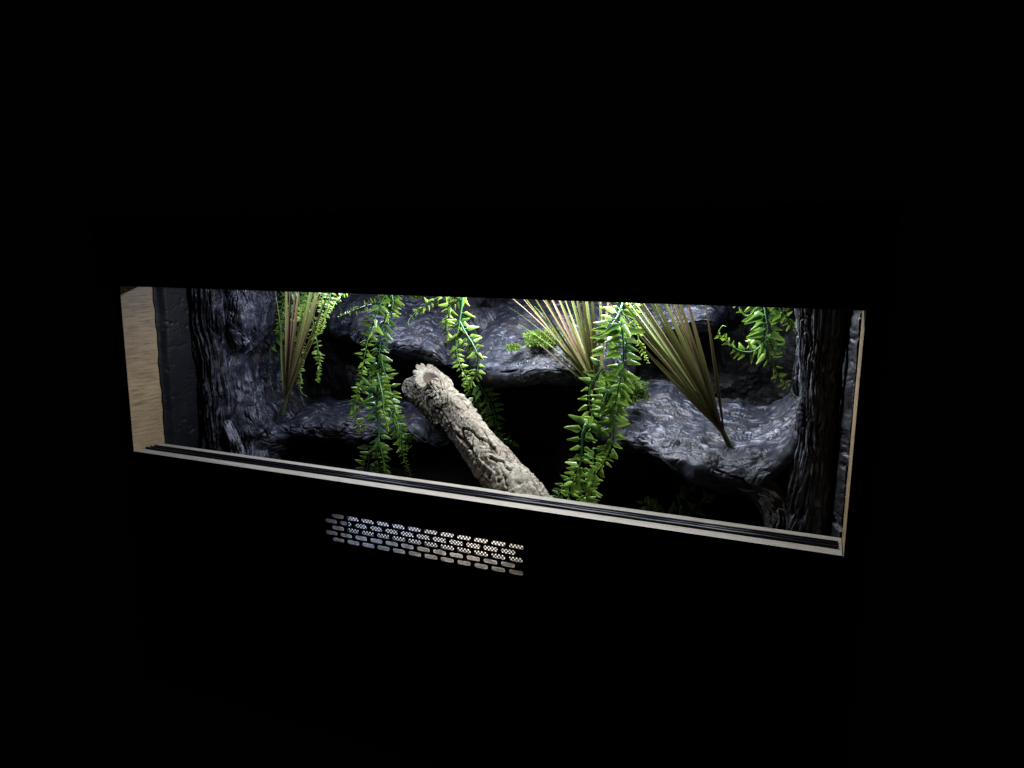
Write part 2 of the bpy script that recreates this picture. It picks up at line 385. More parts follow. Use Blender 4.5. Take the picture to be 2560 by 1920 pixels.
# LED lamp bar, then the added fill lights
def area(name, pos, size, watts, col, parent, rot=(0, 0, 0)):
    l = bpy.data.lights.new(name, 'AREA'); l.shape = 'RECTANGLE'; l.size, l.size_y = size; l.energy = watts; l.color = col
    o = bpy.data.objects.new(name, l); C.objects.link(o); o.parent = parent
    o.location = Vector(pos) - parent.location; o.rotation_euler = rot; return o
lb = thing('lamp_bar', 'slim white LED lamp bar fixed under the vivarium ceiling', 'lamp', (LAMP_POS[0], LAMP_POS[1], LAMP_POS[2] + 0.002))
boxobj('lamp_housing', (LAMP_POS[0] - 0.16, LAMP_POS[1] - 0.014, LAMP_POS[2] + 0.002, LAMP_POS[0] + 0.16, LAMP_POS[1] + 0.014, 0.2436), M_lamp, lb)
area('lamp_light', LAMP_POS, LAMP_SIZE, LAMP_W, LAMP_COL, lb)
lb_fill = thing('lamp_bar', 'added cool fill light under the left end of the ceiling', 'lamp', (FILL_POS[0], FILL_POS[1], FILL_POS[2] + 0.002))  # added fill without a known source, brightens the left rock and side wall
boxobj('lamp_housing', (FILL_POS[0] - 0.08, FILL_POS[1] - 0.014, FILL_POS[2] + 0.002, FILL_POS[0] + 0.08, FILL_POS[1] + 0.014, 0.2436), M_lamp, lb_fill)
area('lamp_light', FILL_POS, FILL_SIZE, FILL_W, FILL_COL, lb_fill)
for k, (p, s, wt, c) in enumerate(VENT_FILLS):  # added fills without a known source, they brighten the vent slots and mesh
    t = thing('vent_fill', ('added cool white fill light in the left of the vent compartment', 'added warm white fill light in the right of the vent compartment')[k], 'lamp', (p[0], p[1], p[2] + 0.002))
    boxobj('vent_fill_housing', (p[0] - s[0] / 2, p[1] - .007, p[2] + .002, p[0] + s[0] / 2, p[1] + .007, -0.0302), M_lamp, t)
    area('vent_fill_emitter', p, s, wt, c, t, (0, 0, 0))

# ------------------------------------------------------------------ the rock background
rock = thing('rock_background', 'dark slate grey carved rock background with overhanging ledges and bark columns', 'rock background', (W / 2, 0.3, -0.06))
def ledge(name, st, label, m=M_rock, res=0.0009, seed=0.0, rise_mul=1, grain=1.0):
    """st rows: px, py, y_lip, back_y, rise, thick"""
    rows = []
    for px, py, yl, by, ri, th in st:
        p = P(px, py, yl); rows.append((p[0], p[1], p[2], by, ri, th))
    L = np.linalg.norm(np.diff(np.array(rows)[:, :3], axis=0), axis=1).sum()
    nu = int(L / res); S = crom(rows, nu)
    # resample evenly
    d = np.r_[0, np.cumsum(np.linalg.norm(np.diff(S[:, :3], axis=0), axis=1))]
    tt = np.linspace(0, d[-1], nu); S = np.stack([np.interp(tt, d, S[:, c]) for c in range(6)], 1)
    prof = np.array([(0, 1.0, 0), (.35, .70, 0), (.65, .42, 0), (.86, .16, 0), (.965, 0.0, -.08), (1.0, 0, -.34), (.95, 0, -.74), (.70, 0, -1.0), (.35, 0, -.95), (0, 0, -.75)])
    pl = crom(prof, 400)
    # metric resample of the profile, typical size
    q = np.stack([pl[:, 0] * 0.12, pl[:, 1] * 0.05 + pl[:, 2] * 0.035], 1)
    dd = np.r_[0, np.cumsum(np.linalg.norm(np.diff(q, axis=0), axis=1))]
    nv = int(dd[-1] / res); t2 = np.linspace(0, dd[-1], nv)
    pl = np.stack([np.interp(t2, dd, pl[:, c]) for c in range(3)], 1)
    G = np.zeros((nu, nv, 3))
    G[..., 0] = S[:, 0, None]
    wob = 1 + 0.0 * G[..., 0]
    G[..., 1] = S[:, 3, None] + (S[:, 1] - S[:, 3])[:, None] * pl[None, :, 0]
    G[..., 2] = S[:, 2, None] + S[:, 4, None] * pl[None, :, 1] + S[:, 5, None] * pl[None, :, 2]
    n = -normals(G); 
    if n[nu // 2, nv // 4, 2] < 0: n = -n
    su, sv = metric(G)
    G2, h = rock_disp(G, n, su, sv, big=0.0095, mid=0.0042, seed=seed, grain=grain)
    o = link(name, grid_mesh(name, G2, np.stack([su, sv], -1), h), m, rock)
    if label: o['label'] = label
    return o
def column(name, st, m=M_trunk, res=0.0010, seed=0.0, label=None, ridge=0.0022, big=0.004, parent=None, grain=1.3):
    """closed section swept along st rows: x, y, z, rx, ry (sections stay perpendicular to the path)"""
    A = np.array(st, float); L = np.linalg.norm(np.diff(A[:, :3], axis=0), axis=1).sum()
    nu = max(8, int(L / (res * 1.3))); S = crom(A, nu)
    T = np.gradient(S[:, :3], axis=0); T /= np.linalg.norm(T, axis=1)[:, None]
    ref = np.array([0.0, 1.0, 0.0]); U = np.cross(ref, T); U /= np.linalg.norm(U, axis=1)[:, None] + 1e-9; V = np.cross(T, U)
    nv = int(2 * math.pi * A[:, 3].max() / res)
    a = np.linspace(0, 2 * math.pi, nv, endpoint=False)
    G = S[:, None, :3] + U[:, None] * (np.cos(a)[None, :, None] * S[:, 3, None, None]) + V[:, None] * (np.sin(a)[None, :, None] * S[:, 4, None, None])
    n = G - S[:, None, :3]; n /= np.linalg.norm(n, axis=2)[..., None]
    su = np.r_[0, np.cumsum(np.linalg.norm(np.diff(S[:, :3], axis=0), axis=1))][:, None] + 0 * a[None]
    circ = 2 * math.pi * A[:, 3].mean(); sv = (a / (2 * math.pi) * circ)[None, :] + 0 * su
    wa = a[None] + 0.25 * pn(G, 18, seed + 2)
    rd = perlin(np.cos(wa) * 5.5, np.sin(wa) * 5.5, su * 9 + seed); rd = 1 - 2 * np.abs(rd)
    rd2 = perlin(np.cos(wa) * 13, np.sin(wa) * 13, su * 16 + seed); rd2 = 1 - 2 * np.abs(rd2)
    G = G + n * (ridge * rd + 0.5 * ridge * rd2)[..., None]
    G2, h = rock_disp(G, n, su, sv, big=big, seed=seed, wrap_len=circ, grain=grain)
    h = np.clip(h + 0.12 * rd + 0.08 * rd2, 0, 1)
    o = link(name, grid_mesh(name, G2, np.stack([su, sv], -1), h, wrap=True), m, parent or rock)
    if label: o['label'] = label
    return o
def lump(name, c, r, m=M_rock, seed=0.0, label=None, res=0.0010, big=0.007):
    nv = int(2 * math.pi * max(r) / res); nu = nv // 2
    th = np.linspace(0.02, math.pi - 0.02, nu); a = np.linspace(0, 2 * math.pi, nv, endpoint=False)
    n = np.stack([np.sin(th)[:, None] * np.cos(a), np.sin(th)[:, None] * np.sin(a), np.cos(th)[:, None] + 0 * a], -1)
    G = np.array(c) + n * np.array(r)
    su = (th * r[2])[:, None] + 0 * a[None]; sv = (a * r[0])[None] + 0 * su
    G2, h = rock_disp(G, n, su, sv, big=big, mid=0.003, seed=seed, wrap_len=2 * math.pi * r[0])
    o = link(name, grid_mesh(name, G2, np.stack([su, sv], -1), h, wrap=True), m, rock)
    if label: o['label'] = label
    return o

# back wall and side linings
def sheet(name, o, ux, vx, nu, nv, amp, seed, m=M_wall, label=None, edge=0.0, grain=1.0, cracks=1.0):
    o, ux, vx = map(np.array, (o, ux, vx))
    s = np.linspace(0, 1, nu)[:, None, None]; t = np.linspace(0, 1, nv)[None, :, None]
    G = o + s * ux + t * vx; n = np.cross(ux, vx); n = n / np.linalg.norm(n)
    if edge:
        G = G + (1 - s) ** 8 * (ux / np.linalg.norm(ux)) * (edge * pn(G, 60, seed))[..., None]
        G = G - n * 0.006 * (1 - sst(0, 0.04, s))
    n = np.broadcast_to(n, G.shape)
    su, sv = metric(G); G2, h = rock_disp(G, n, su, sv, big=amp, mid=amp * 0.3, seed=seed, grain=grain, cracks=cracks)
    ob = link(name, grid_mesh(name, G2, np.stack([sv, su], -1), h), m, rock)
    if label: ob['label'] = label
    return ob
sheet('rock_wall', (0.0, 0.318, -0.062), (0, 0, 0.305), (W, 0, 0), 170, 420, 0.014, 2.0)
sheet('side_lining', (0.0075, 0.046, -0.06), (0, 0.30, 0), (0, 0, 0.30), 240, 240, 0.0006, 5.0, M_lining, edge=0.0016, grain=0.12, cracks=0.1)
sheet('side_lining', (W - 0.0075, 0.046, 0.24), (0, 0.30, 0), (0, 0, -0.30), 240, 240, 0.0013, 8.0, M_trunk2, edge=0.003)

ledge('ledge', [(760, 770, .285, .315, .03, .02), (860, 800, .25, .315, .045, .03), (965, 838, .19, .315, .06, .028), (1033, 848, .17, .315, .06, .028), (1090, 862, .165, .315, .06, .03),
                (1128, 850, .20, .315, .05, .04), (1165, 815, .27, .315, .04, .04)], 'upper ledge of pale grained rock left of the cork tube top', seed=1.0)
ledge('ledge', [(1085, 850, .27, .315, .05, .03), (1140, 875, .225, .315, .055, .04), (1205, 893, .170, .315, .07, .036), (1270, 901, .145, .315, .075, .036), (1343, 899, .135, .315, .08, .034),
                (1420, 903, .14, .315, .08, .034), (1490, 890, .17, .315, .08, .04), (1545, 860, .215, .315, .07, .04), (1600, 830, .28, .315, .05, .03)], 'broad upper ledge of rock carrying a moss clump', seed=4.2)
ledge('ledge', [(1450, 830, .29, .315, .03, .02), (1560, 800, .24, .315, .05, .02), (1690, 788, .20, .315, .05, .022), (1765, 776, .20, .315, .05, .02), (1805, 762, .23, .315, .04, .02), (1850, 752, .29, .315, .02, .02)],
      'high ledge at the top right', seed=7.7)
ledge('ledge', [(1478, 1110, .25, .30, .03, .03), (1500, 1088, .19, .30, .035, .03), (1535, 1080, .145, .29, .035, .030), (1601, 1091, .118, .28, .033, .030), (1652, 1113, .106, .27, .03, .03), (1721, 1139, .095, .26, .03, .034),
                (1820, 1168, .085, .25, .028, .036), (1897, 1166, .080, .25, .026, .038), (1950, 1138, .080, .25, .026, .042), (1990, 1085, .082, .25, .020, .045), (2030, 1020, .086, .25, .012, .05)],
      'wide lower right ledge with swirling grain', seed=11.3, grain=1.4)
ledge('ledge', [(560, 1120, .13, .30, .02, .035), (640, 1092, .165, .30, .025, .035), (700, 1062, .19, .30, .022, .03), (780, 1060, .20, .30, .02, .03), (858, 1060, .21, .30, .02, .028), (940, 1066, .215, .30, .02, .025),
                (1035, 1070, .22, .30, .02, .022), (1090, 1090, .26, .31, .01, .02)], 'low left ledge carrying a grass plant', seed=15.1)
# columns
column('bark_column', [(0.020, 0.118, -0.07, .036, .030), (0.014, 0.120, -0.02, .029, .027), (0.010, 0.122, 0.04, .025, .025), (0.006, 0.120, 0.11, .022, .023), (0.005, 0.118, 0.18, .024, .024), (0.005, 0.118, 0.245, .027, .026)],
       seed=3.0, label='left bark column of vertical grain, coloured dark for its shade')
column('bark_column', [(0.740, 0.105, -0.07, .038, .034), (0.747, 0.095, -0.02, .026, .028), (0.753, 0.090, 0.04, .0165, .024), (0.753, 0.088, 0.10, .0165, .023), (0.752, 0.088, 0.15, .018, .023), (0.750, 0.088, 0.20, .020, .024), (0.748, 0.088, 0.245, .022, .026)], m=M_trunk2,
       seed=9.0, label='right bark column of grey vertical grain')
pp = [P(1770, 1180, .13), P(1850, 1190, .11), P(1915, 1222, .095), P(1950, 1275, .088), P(1965, 1335, .085), P(1970, 1420, .085)]
column('root', [(*pp[0], .012, .012), (*pp[1], .015, .013), (*pp[2], .015, .012), (*pp[3], .014, .012), (*pp[4], .016, .014), (*pp[5], .02, .016)], m=M_root, seed=6.0, ridge=0.001)
pp = [P(555, 1045, .12), P(572, 1080, .115), P(590, 1120, .112), P(598, 1170, .11)]
column('root', [(*pp[0], .008, .007), (*pp[1], .007, .007), (*pp[2], .006, .006), (*pp[3], .007, .007)], m=M_trunk2, seed=8.0, ridge=0.001)
# boulders of the upper and lower left
def rock_face():
    rows = [(690, 520, .13, 590, .135, 656, .19), (760, 520, .13, 600, .134, 662, .19), (820, 522, .13, 608, .138, 660, .188), (862, 525, .13, 610, .146, 646, .185),
            (892, 525, .13, 594, .150, 644, .20), (930, 525, .13, 592, .150, 646, .20), (975, 525, .13, 598, .146, 664, .205), (1035, 528, .125, 600, .142, 690, .205),
            (1080, 535, .12, 618, .150, 700, .20), (1110, 535, .12, 600, .150, 690, .20), (1160, 535, .12, 600, .140, 690, .20)]
    sec = []
    for py, l, yl, m_, ym, r, yr in rows:
        L_, M_, R_ = P(l, py, yl), P(m_, py, ym), P(r, py, yr)
        q1 = P(l + (m_ - l) * .45, py, (yl + ym) / 2 - .006); q2 = P(m_ + (r - m_) * .6, py, ym + (yr - ym) * .42)
        B_ = R_ + np.array([-.004, .05, 0]); B2 = R_ + np.array([-.02, .12, 0])
        sec.append(crom([L_ + np.array([-.01, .03, 0]), L_, q1, M_, q2, R_, B_, B2], 300))
    sec = np.array(sec); nv = sec.shape[1]; nu = 330
    G = np.stack([crom(sec[:, k], nu) for k in range(nv)], 1)
    n = normals(G)
    if n[nu // 3, nv // 2] @ VIEW0 < 0: n = -n
    su, sv = metric(G)
    G2, h = rock_disp(G, n, su, sv, big=0.008, mid=0.0050, seed=21.5, grain=1.1, cracks=1.3)
    o = link('rock_face', grid_mesh('rock_face', G2, np.stack([su, sv], -1), h), M_rock, rock)
    o['label'] = 'bluish grey rock face beside the left bark column'
VIEW0 = -RR[2]
rock_face()
lump('boulder', P(650, 1035, .20), (.034, .030, .026), seed=33.0)
lump('boulder', P(1190, 820, .27), (.040, .030, .030), seed=36.0)
lump('boulder', P(2002, 922, .108), (.010, .012, .026), m=M_rock, seed=39.0, label='pale smooth knot on the right column')
# soil
soil = sheet('soil', (0.0, 0.112, -0.0600), (W, 0, 0), (0, 0.21, 0), 200, 80, 0.004, 44.0, M_mulch)
soil.parent = None; soil.location = (0, 0, 0); soil['kind'] = 'structure'

# ------------------------------------------------------------------ cork tube
cork = thing('cork_tube', 'pale rough cork bark tube with hollow end leaning across the front', 'cork bark', tuple(P(1285, 1240, .06)))
def cork_body(name, rows, seed, parent, open_top=True, res=0.0009, flat_top=True):
    A = []
    for px, py, y, hw in rows:
        p = P(px, py, y); dist = float(np.dot(p - CAM, RR[2])); A.append((*p, hw * dist / FPX))
    A = np.array(A); L = np.linalg.norm(np.diff(A[:, :3], axis=0), axis=1).sum()
    nu = int(L / res); S = crom(A, nu)
    T = np.gradient(S[:, :3], axis=0); T /= np.linalg.norm(T, axis=1)[:, None]
    ref = np.array([0.3, 1.0, 0.0]); U = np.cross(ref, T); U /= np.linalg.norm(U, axis=1)[:, None]; V = np.cross(T, U)
    nv = int(2 * math.pi * A[:, 3].max() / res); a = np.linspace(0, 2 * math.pi, nv, endpoint=False)
    su = np.r_[0, np.cumsum(np.linalg.norm(np.diff(S[:, :3], axis=0), axis=1))]
    R = S[:, 3][:, None] + 0 * a[None]
    lx, ly = np.cos(a)[None], np.sin(a)[None]; s2 = su[:, None]
    R = R * (1 + 0.15 * perlin(lx * 1.1 + seed, ly * 1.1, s2 * 14) + 0.05 * perlin(lx * 2.5, ly * 2.5 + seed, s2 * 40))
    G = S[:, None, :3] + U[:, None] * (lx * R)[..., None] + V[:, None] * (ly * R)[..., None]
    n = U[:, None] * np.cos(a)[None, :, None] + V[:, None] * np.sin(a)[None, :, None]
    # ridges across the length, furrows along it, deep breaks
    wz = s2 + 0.012 * pn(G, 22, seed) + 0.003 * pn(G, 90, seed)
    r1 = 1 - 2 * np.abs(perlin(wz * 62, lx * 1.4 + seed, ly * 1.4)); r2 = 1 - 2 * np.abs(perlin(wz * 170, lx * 3 + seed, ly * 3)); r3 = perlin(wz * 420, lx * 7, ly * 7 + seed)
    fu = np.abs(perlin(lx * 1.5 + 0.30 * pn(G, 40, seed), ly * 1.5, s2 * 7 + seed)); fur = 1 - sst(0.0, 0.06, fu)
    br = 1 - sst(0.0, 0.05, np.abs(pn(G, 38, seed + 4) + 0.35 * pn(G, 120, seed)))
    br = br * sst(-0.1, 0.25, pn(G, 25, seed + 8))
    ph = wz * 58 + 2.6 * perlin(lx * 0.9, ly * 0.9 + seed, s2 * 16) + 0.8 * perlin(lx * 2.6, ly * 2.6, s2 * 45) + 0.35 * pn(G, 90, seed); saw = ph - np.floor(ph)
    pm = 0.25 + 0.75 * sst(-.3, .3, pn(G, 26, seed + 3)); plate = sst(0.0, 0.12, saw) * (1 - 0.75 * saw) * pm; edge = (1 - sst(0.0, 0.09, np.minimum(saw, 1.04 - saw))) * sst(-.25, .15, perlin(lx * 1.8, ly * 1.8, s2 * 20 + 9))
    wrk = perlin(wz * 520, lx * 5, ly * 5 + seed)
    cr3 = sst(.86, .98, 1 - np.abs(perlin(wz * 150, lx * 1.2 + seed, ly * 1.2))) * sst(-.15, .2, pn(G, 45, seed + 12))
    d = 0.0036 * plate + 0.0006 * r2 + 0.0006 * wrk - 0.0034 * edge - 0.0036 * fur - 0.0012 * br - 0.0016 * cr3 + 0.0005 * pn(G, 120, seed) + 0.0004 * pn(G, 330, seed)
    h = np.clip(0.52 + 0.30 * (plate - .4) + 0.10 * r2 + 0.16 * wrk - 0.62 * edge - 0.6 * fur - 0.25 * br - 0.42 * cr3 + 0.16 * pn(G, 200, seed), 0, 1)
    G = G + n * d[..., None]
    # taper into a ragged rim, then inside wall, its colour darkened for the shade in the hollow
    if open_top:
        jag = 0.0050 * perlin(lx * 2.2, ly * 2.2, seed) + 0.0009 * perlin(lx * 7, ly * 7, seed)
        k = 14
        for q in range(k):
            i = nu - k + q; f = (q + 1) / k
            G[i] += T[i][None] * (jag[0] * f * f)[:, None]
        k2 = int(0.028 / res)
        for q in range(k2):
            i = nu - k2 + q; f = (q + 1) / k2; off = G[i] - S[i, :3]
            npl = unit(np.array([-0.04, -0.44, 0.89])); G[i] += T[i][None] * (-(off @ npl) / (T[i] @ npl) * f ** 1.3)[:, None]
        top = G[-1].copy(); cen = S[-1, :3]
        sm = top.copy(); ww_ = max(3, nv // 9)
        for ax in range(3):
            c3 = np.concatenate([top[-ww_:, ax], top[:, ax], top[:ww_, ax]]); sm[:, ax] = np.convolve(c3, np.ones(2 * ww_ + 1) / (2 * ww_ + 1), 'valid')
        extra, eh = [], []
        for dep, rs, hh in ((0.0007, 0.93, .7), (0.0010, 0.82, .72), (0.0006, 0.70, .62), (-0.0004, 0.58, .5), (-0.003, 0.50, .12), (-0.010, 0.46, .0), (-0.022, 0.44, .0), (-0.05, 0.42, .0), (-0.051, 0.02, .0)):
            bl = min(1, max(0, (0.95 - rs) / .3)); ring = cen + ((top * (1 - bl) + sm * bl) - cen) * rs * (1 + .06 * bl) + T[-1] * (dep + (0.0014 * perlin(lx[0] * 2.5 * rs, ly[0] * 2.5, seed + rs * 4))[:, None] * (1 if rs > .1 else 0))
            extra.append(ring); eh.append(np.full(nv, hh))
        G = np.concatenate([G, np.array(extra)]); h = np.concatenate([h, np.array(eh)])
    su3 = np.linspace(0, L, len(G))[:, None] + 0 * a[None]; sv3 = (a * A[:, 3].mean())[None] + 0 * su3
    return link(name, grid_mesh(name, G, np.stack([su3, sv3], -1), h, wrap=True), M_cork, parent)
cork_body('bark', [(1370, 1330, .045, 57), (1318, 1266, .055, 56), (1266, 1206, .068, 53), (1216, 1139, .085, 48), (1178, 1092, .100, 43), (1140, 1034, .115, 43), (1112, 1005, .125, 37), (1092, 971, .133, 36), (1078, 947, .139, 31)], 2.0, cork)
cork_body('branch_stub', [(1105, 1035, .150, 32), (1072, 1000, .155, 32), (1042, 975, .160, 28), (1024, 966, .163, 18), (1014, 962, .165, 7)], 5.0, cork, open_top=False)

# ------------------------------------------------------------------ leaves and vines
VIEW = -RR[2]                                      # towards the room, so that leaves hang with their faces to the front
LEAF_T = np.array([0, .06, .14, .24, .38, .55, .72, .88, 1.0])
LEAF_W = np.array([.05, .14, .84, 1.0, .88, .66, .48, .34, .08])
class Acc:
    def __init__(s): s.v = []; s.f = []; s.c = []
    def add(s, pts, cols, faces):
        b = len(s.v); s.v += [tuple(p) for p in pts]; s.c += [tuple(c) for c in cols]; s.f += [tuple(i + b for i in q) for q in faces]
    def obj(s, name, m, parent):
        me = raw_mesh(name, s.v, s.f)
        at = me.color_attributes.new('Col', 'FLOAT_COLOR', 'POINT')
        at.data.foreach_set('color', np.c_[np.array(s.c), np.ones(len(s.c))].astype(np.float32).ravel())
        return link(name, me, m, parent)
def unit(v): return v / (np.linalg.norm(v) + 1e-12)
def leaf(acc, p, d, nrm, L, wr, young, bend=0.25):
    d = unit(d); nrm = unit(nrm - d * np.dot(nrm, d)); s = np.cross(nrm, d)
    dark = np.array([0.030, 0.135, 0.045]) * rng.uniform(.8, 1.2); lime = np.array([0.30, 0.46, 0.045]) * rng.uniform(.85, 1.1)
    fine = L > 0.0045
    T = LEAF_T if fine else LEAF_T[[0, 2, 3, 5, 7, 8]]; Wd = LEAF_W if fine else LEAF_W[[0, 2, 3, 5, 7, 8]]
    xs = (-1, -.55, 0, .55, 1) if fine else (-1, 0, 1)
    pts, cols = [], []
    wav = rng.uniform(0, 6); twist = rng.uniform(-.35, .35); side_b = rng.uniform(-.12, .12)
    cup = rng.uniform(0.15, 0.5)
    for t, wd in zip(T, Wd):
        c = p + d * (L * t) - nrm * (bend * L * t * t) + s * (side_b * L * t * t)
        a = twist * t; s2 = s * math.cos(a) + nrm * math.sin(a); n2 = nrm * math.cos(a) - s * math.sin(a)
        for x in xs:
            hw = wd * wr * L / 2
            up = -cup * hw * x * x + 0.10 * hw * math.sin(wav + t * 9) * abs(x) - (0.12 * hw if x == 0 else 0)
            pts.append(c + s2 * (x * hw) + n2 * up)
            e = min(1, 0.20 + 0.75 * young + 0.60 * max(abs(x) ** 3 * 0.9, t ** 2.0) - 0.22)
            e = max(0.0, e) if not (x == 0 and fine) else max(0, e * 0.85)
            cols.append(dark * (1 - e) + lime * e)
    nx = len(xs); faces = []
    for i in range(len(T) - 1):
        for j in range(nx - 1): faces.append((i * nx + j, i * nx + j + 1, (i + 1) * nx + j + 1, (i + 1) * nx + j))
    acc.add(pts, cols, faces)
def tube(acc, pts, r0, r1, cfun, n=6):
    pts = np.array(pts); T = np.gradient(pts, axis=0); T /= np.linalg.norm(T, axis=1)[:, None] + 1e-12
    ref = np.array([0.2, 1, 0.1]); U = np.cross(ref, T); U /= np.linalg.norm(U, axis=1)[:, None] + 1e-9; V = np.cross(T, U)
    k = len(pts); P_, C_, F = [], [], []
    for i in range(k):
        r = r0 + (r1 - r0) * i / (k - 1)
        for j in range(n):
            a = 2 * math.pi * j / n; P_.append(pts[i] + U[i] * r * math.cos(a) + V[i] * r * math.sin(a)); C_.append(cfun(i / (k - 1)))
    for i in range(k - 1):
        for j in range(n): F.append((i * n + j, i * n + (j + 1) % n, (i + 1) * n + (j + 1) % n, (i + 1) * n + j))
    acc.add(P_, C_, F)
GREEN_S = np.array([0.08, 0.26, 0.11]); LIME_S = np.array([0.24, 0.42, 0.06])
def strand(parent, pix, L0, L1, gap0, gap1, sides=3, start=0.0, young0=0.1, young1=1.0, r0=0.0011, droop=0.35, bare_tip=0.0, jit=1.0, both_offset=True):
    """pix rows: px, py, depth. L0/L1 leaf length (m) at top / tip. sides bit 1 = photo-left, bit 2 = photo-right"""
    raw = np.array([P(*q) for q in pix]); pts = crom(raw, 60)
    d = np.r_[0, np.cumsum(np.linalg.norm(np.diff(pts, axis=0), axis=1))]; Lt = d[-1]
    n = max(12, int(Lt / 0.0015)); tt = np.linspace(0, Lt, n); pts = np.stack([np.interp(tt, d, pts[:, c]) for c in range(3)], 1)
    st = Acc(); tube(st, pts, r0, 0.0004, lambda t: GREEN_S * (1 - t) + LIME_S * t if young1 > .5 else GREEN_S)
    lv = Acc()
    s = start * Lt + 0.001; end = Lt * (1 - bare_tip); k = 0
    while s < end:
        f = (s / Lt); g = f ** 1.15
        Lf = (L0 * (1 - g) + L1 * g) * rng.uniform(.72, 1.15)
        i = min(n - 2, int(s / Lt * (n - 1))); p = pts[i]; t = unit(pts[min(n - 1, i + 2)] - pts[max(0, i - 2)])
        fr = unit(VIEW + np.array([rng.uniform(-.35, .35), 0, rng.uniform(-.1, .35)]) * jit)
        sd = unit(np.cross(t, fr))                                   # photo left or right of the stem
        if np.dot(sd, RR[0]) > 0: sd = -sd
        for b, sg in ((1, 1), (2, -1)):
            if not sides & b: continue
            if rng.random() < 0.05: continue
            dirn = sd * sg + t * (droop * rng.uniform(-.2, 1.7)) + fr * rng.uniform(-.3, .35) * jit
            if rng.random() < 0.16 * jit: dirn = unit(t * 1.1 + fr * .6 + sd * sg * .4)
            dirn = unit(dirn); nn = fr + sd * sg * rng.uniform(-.25, .35) * jit + np.array([0, 0, rng.uniform(-.15, .35)])
            pet = p + dirn * Lf * 0.14
            tube(st, [p, (p + pet) / 2 + t * 0.0002, pet + dirn * Lf * 0.03], 0.00042, 0.00028, lambda q: LIME_S * .7 + GREEN_S * .3, 4)
            yg = young0 + (young1 - young0) * f
            leaf(lv, pet, dirn, nn, Lf, rng.uniform(.37, .47), np.clip(yg + rng.uniform(-.15, .15), 0, 1), bend=rng.uniform(.02, .35))
        s += (gap0 * (1 - g) + gap1 * g) * rng.uniform(.85, 1.15); k += 1
    so = st.obj('stem', M_leaf, parent)
    if lv.v: lv.obj('leaves', M_leaf, so)
    return so
def vine(label, strands, root):
    t = thing('hanging_fern', label, 'artificial plant', tuple(P(*root)), 'artificial ferns hanging in the vivarium')
    for a in strands: strand(t, *a[0:1], **a[1])
    return t
BIG = dict(L0=.0190, L1=.0036, gap0=.0088, gap1=.0024)
MED = dict(L0=.0125, L1=.0028, gap0=.0064, gap1=.0019)
SML = dict(L0=.0075, L1=.0022, gap0=.0044, gap1=.0017)
def K(base, **kw): d = dict(base); d.update(kw); return d

vine('bright green fern hanging behind the leftmost grass plant', [
    ([(812, 715, .19), (803, 770, .19), (795, 815, .19), (786, 848, .19)], K(SML, young0=.6)),
    ([(872, 722, .18), (850, 742, .18), (836, 760, .18), (828, 780, .18)], K(SML, young0=.5, bare_tip=.05)),
    ([(770, 720, .22), (778, 780, .22), (788, 830, .22), (796, 880, .22), (798, 925, .22), (793, 955, .22)], K(BIG, L0=.015, L1=.003)),
    ([(745, 715, .22), (752, 800, .22), (750, 870, .22), (750, 925, .22), (751, 975, .22), (768, 992, .215)], K(MED, L0=.014, bare_tip=.12)),
    ([(738, 715, .22), (725, 760, .22), (712, 810, .22), (692, 845, .22), (676, 870, .22), (678, 890, .215), (694, 888, .21)], K(MED, L0=.014, L1=.006, bare_tip=.22, gap1=.004, young0=.0, young1=.4)),
    ([(765, 715, .23), (742, 770, .23), (738, 830, .23), (735, 870, .23)], K(BIG, L0=.015, L1=.007, young0=0, young1=.4)),
    ([(740, 712, .21), (712, 745, .21), (700, 790, .21), (690, 835, .21)], K(MED, young0=.1)),
    ([(800, 712, .2), (770, 760, .2), (752, 800, .2)], K(BIG, L0=.013, L1=.009)),
    ([(830, 712, .19), (822, 760, .19), (812, 800, .19), (803, 830, .19)], K(SML, L0=.009, young0=.4))], (790, 715, .2))

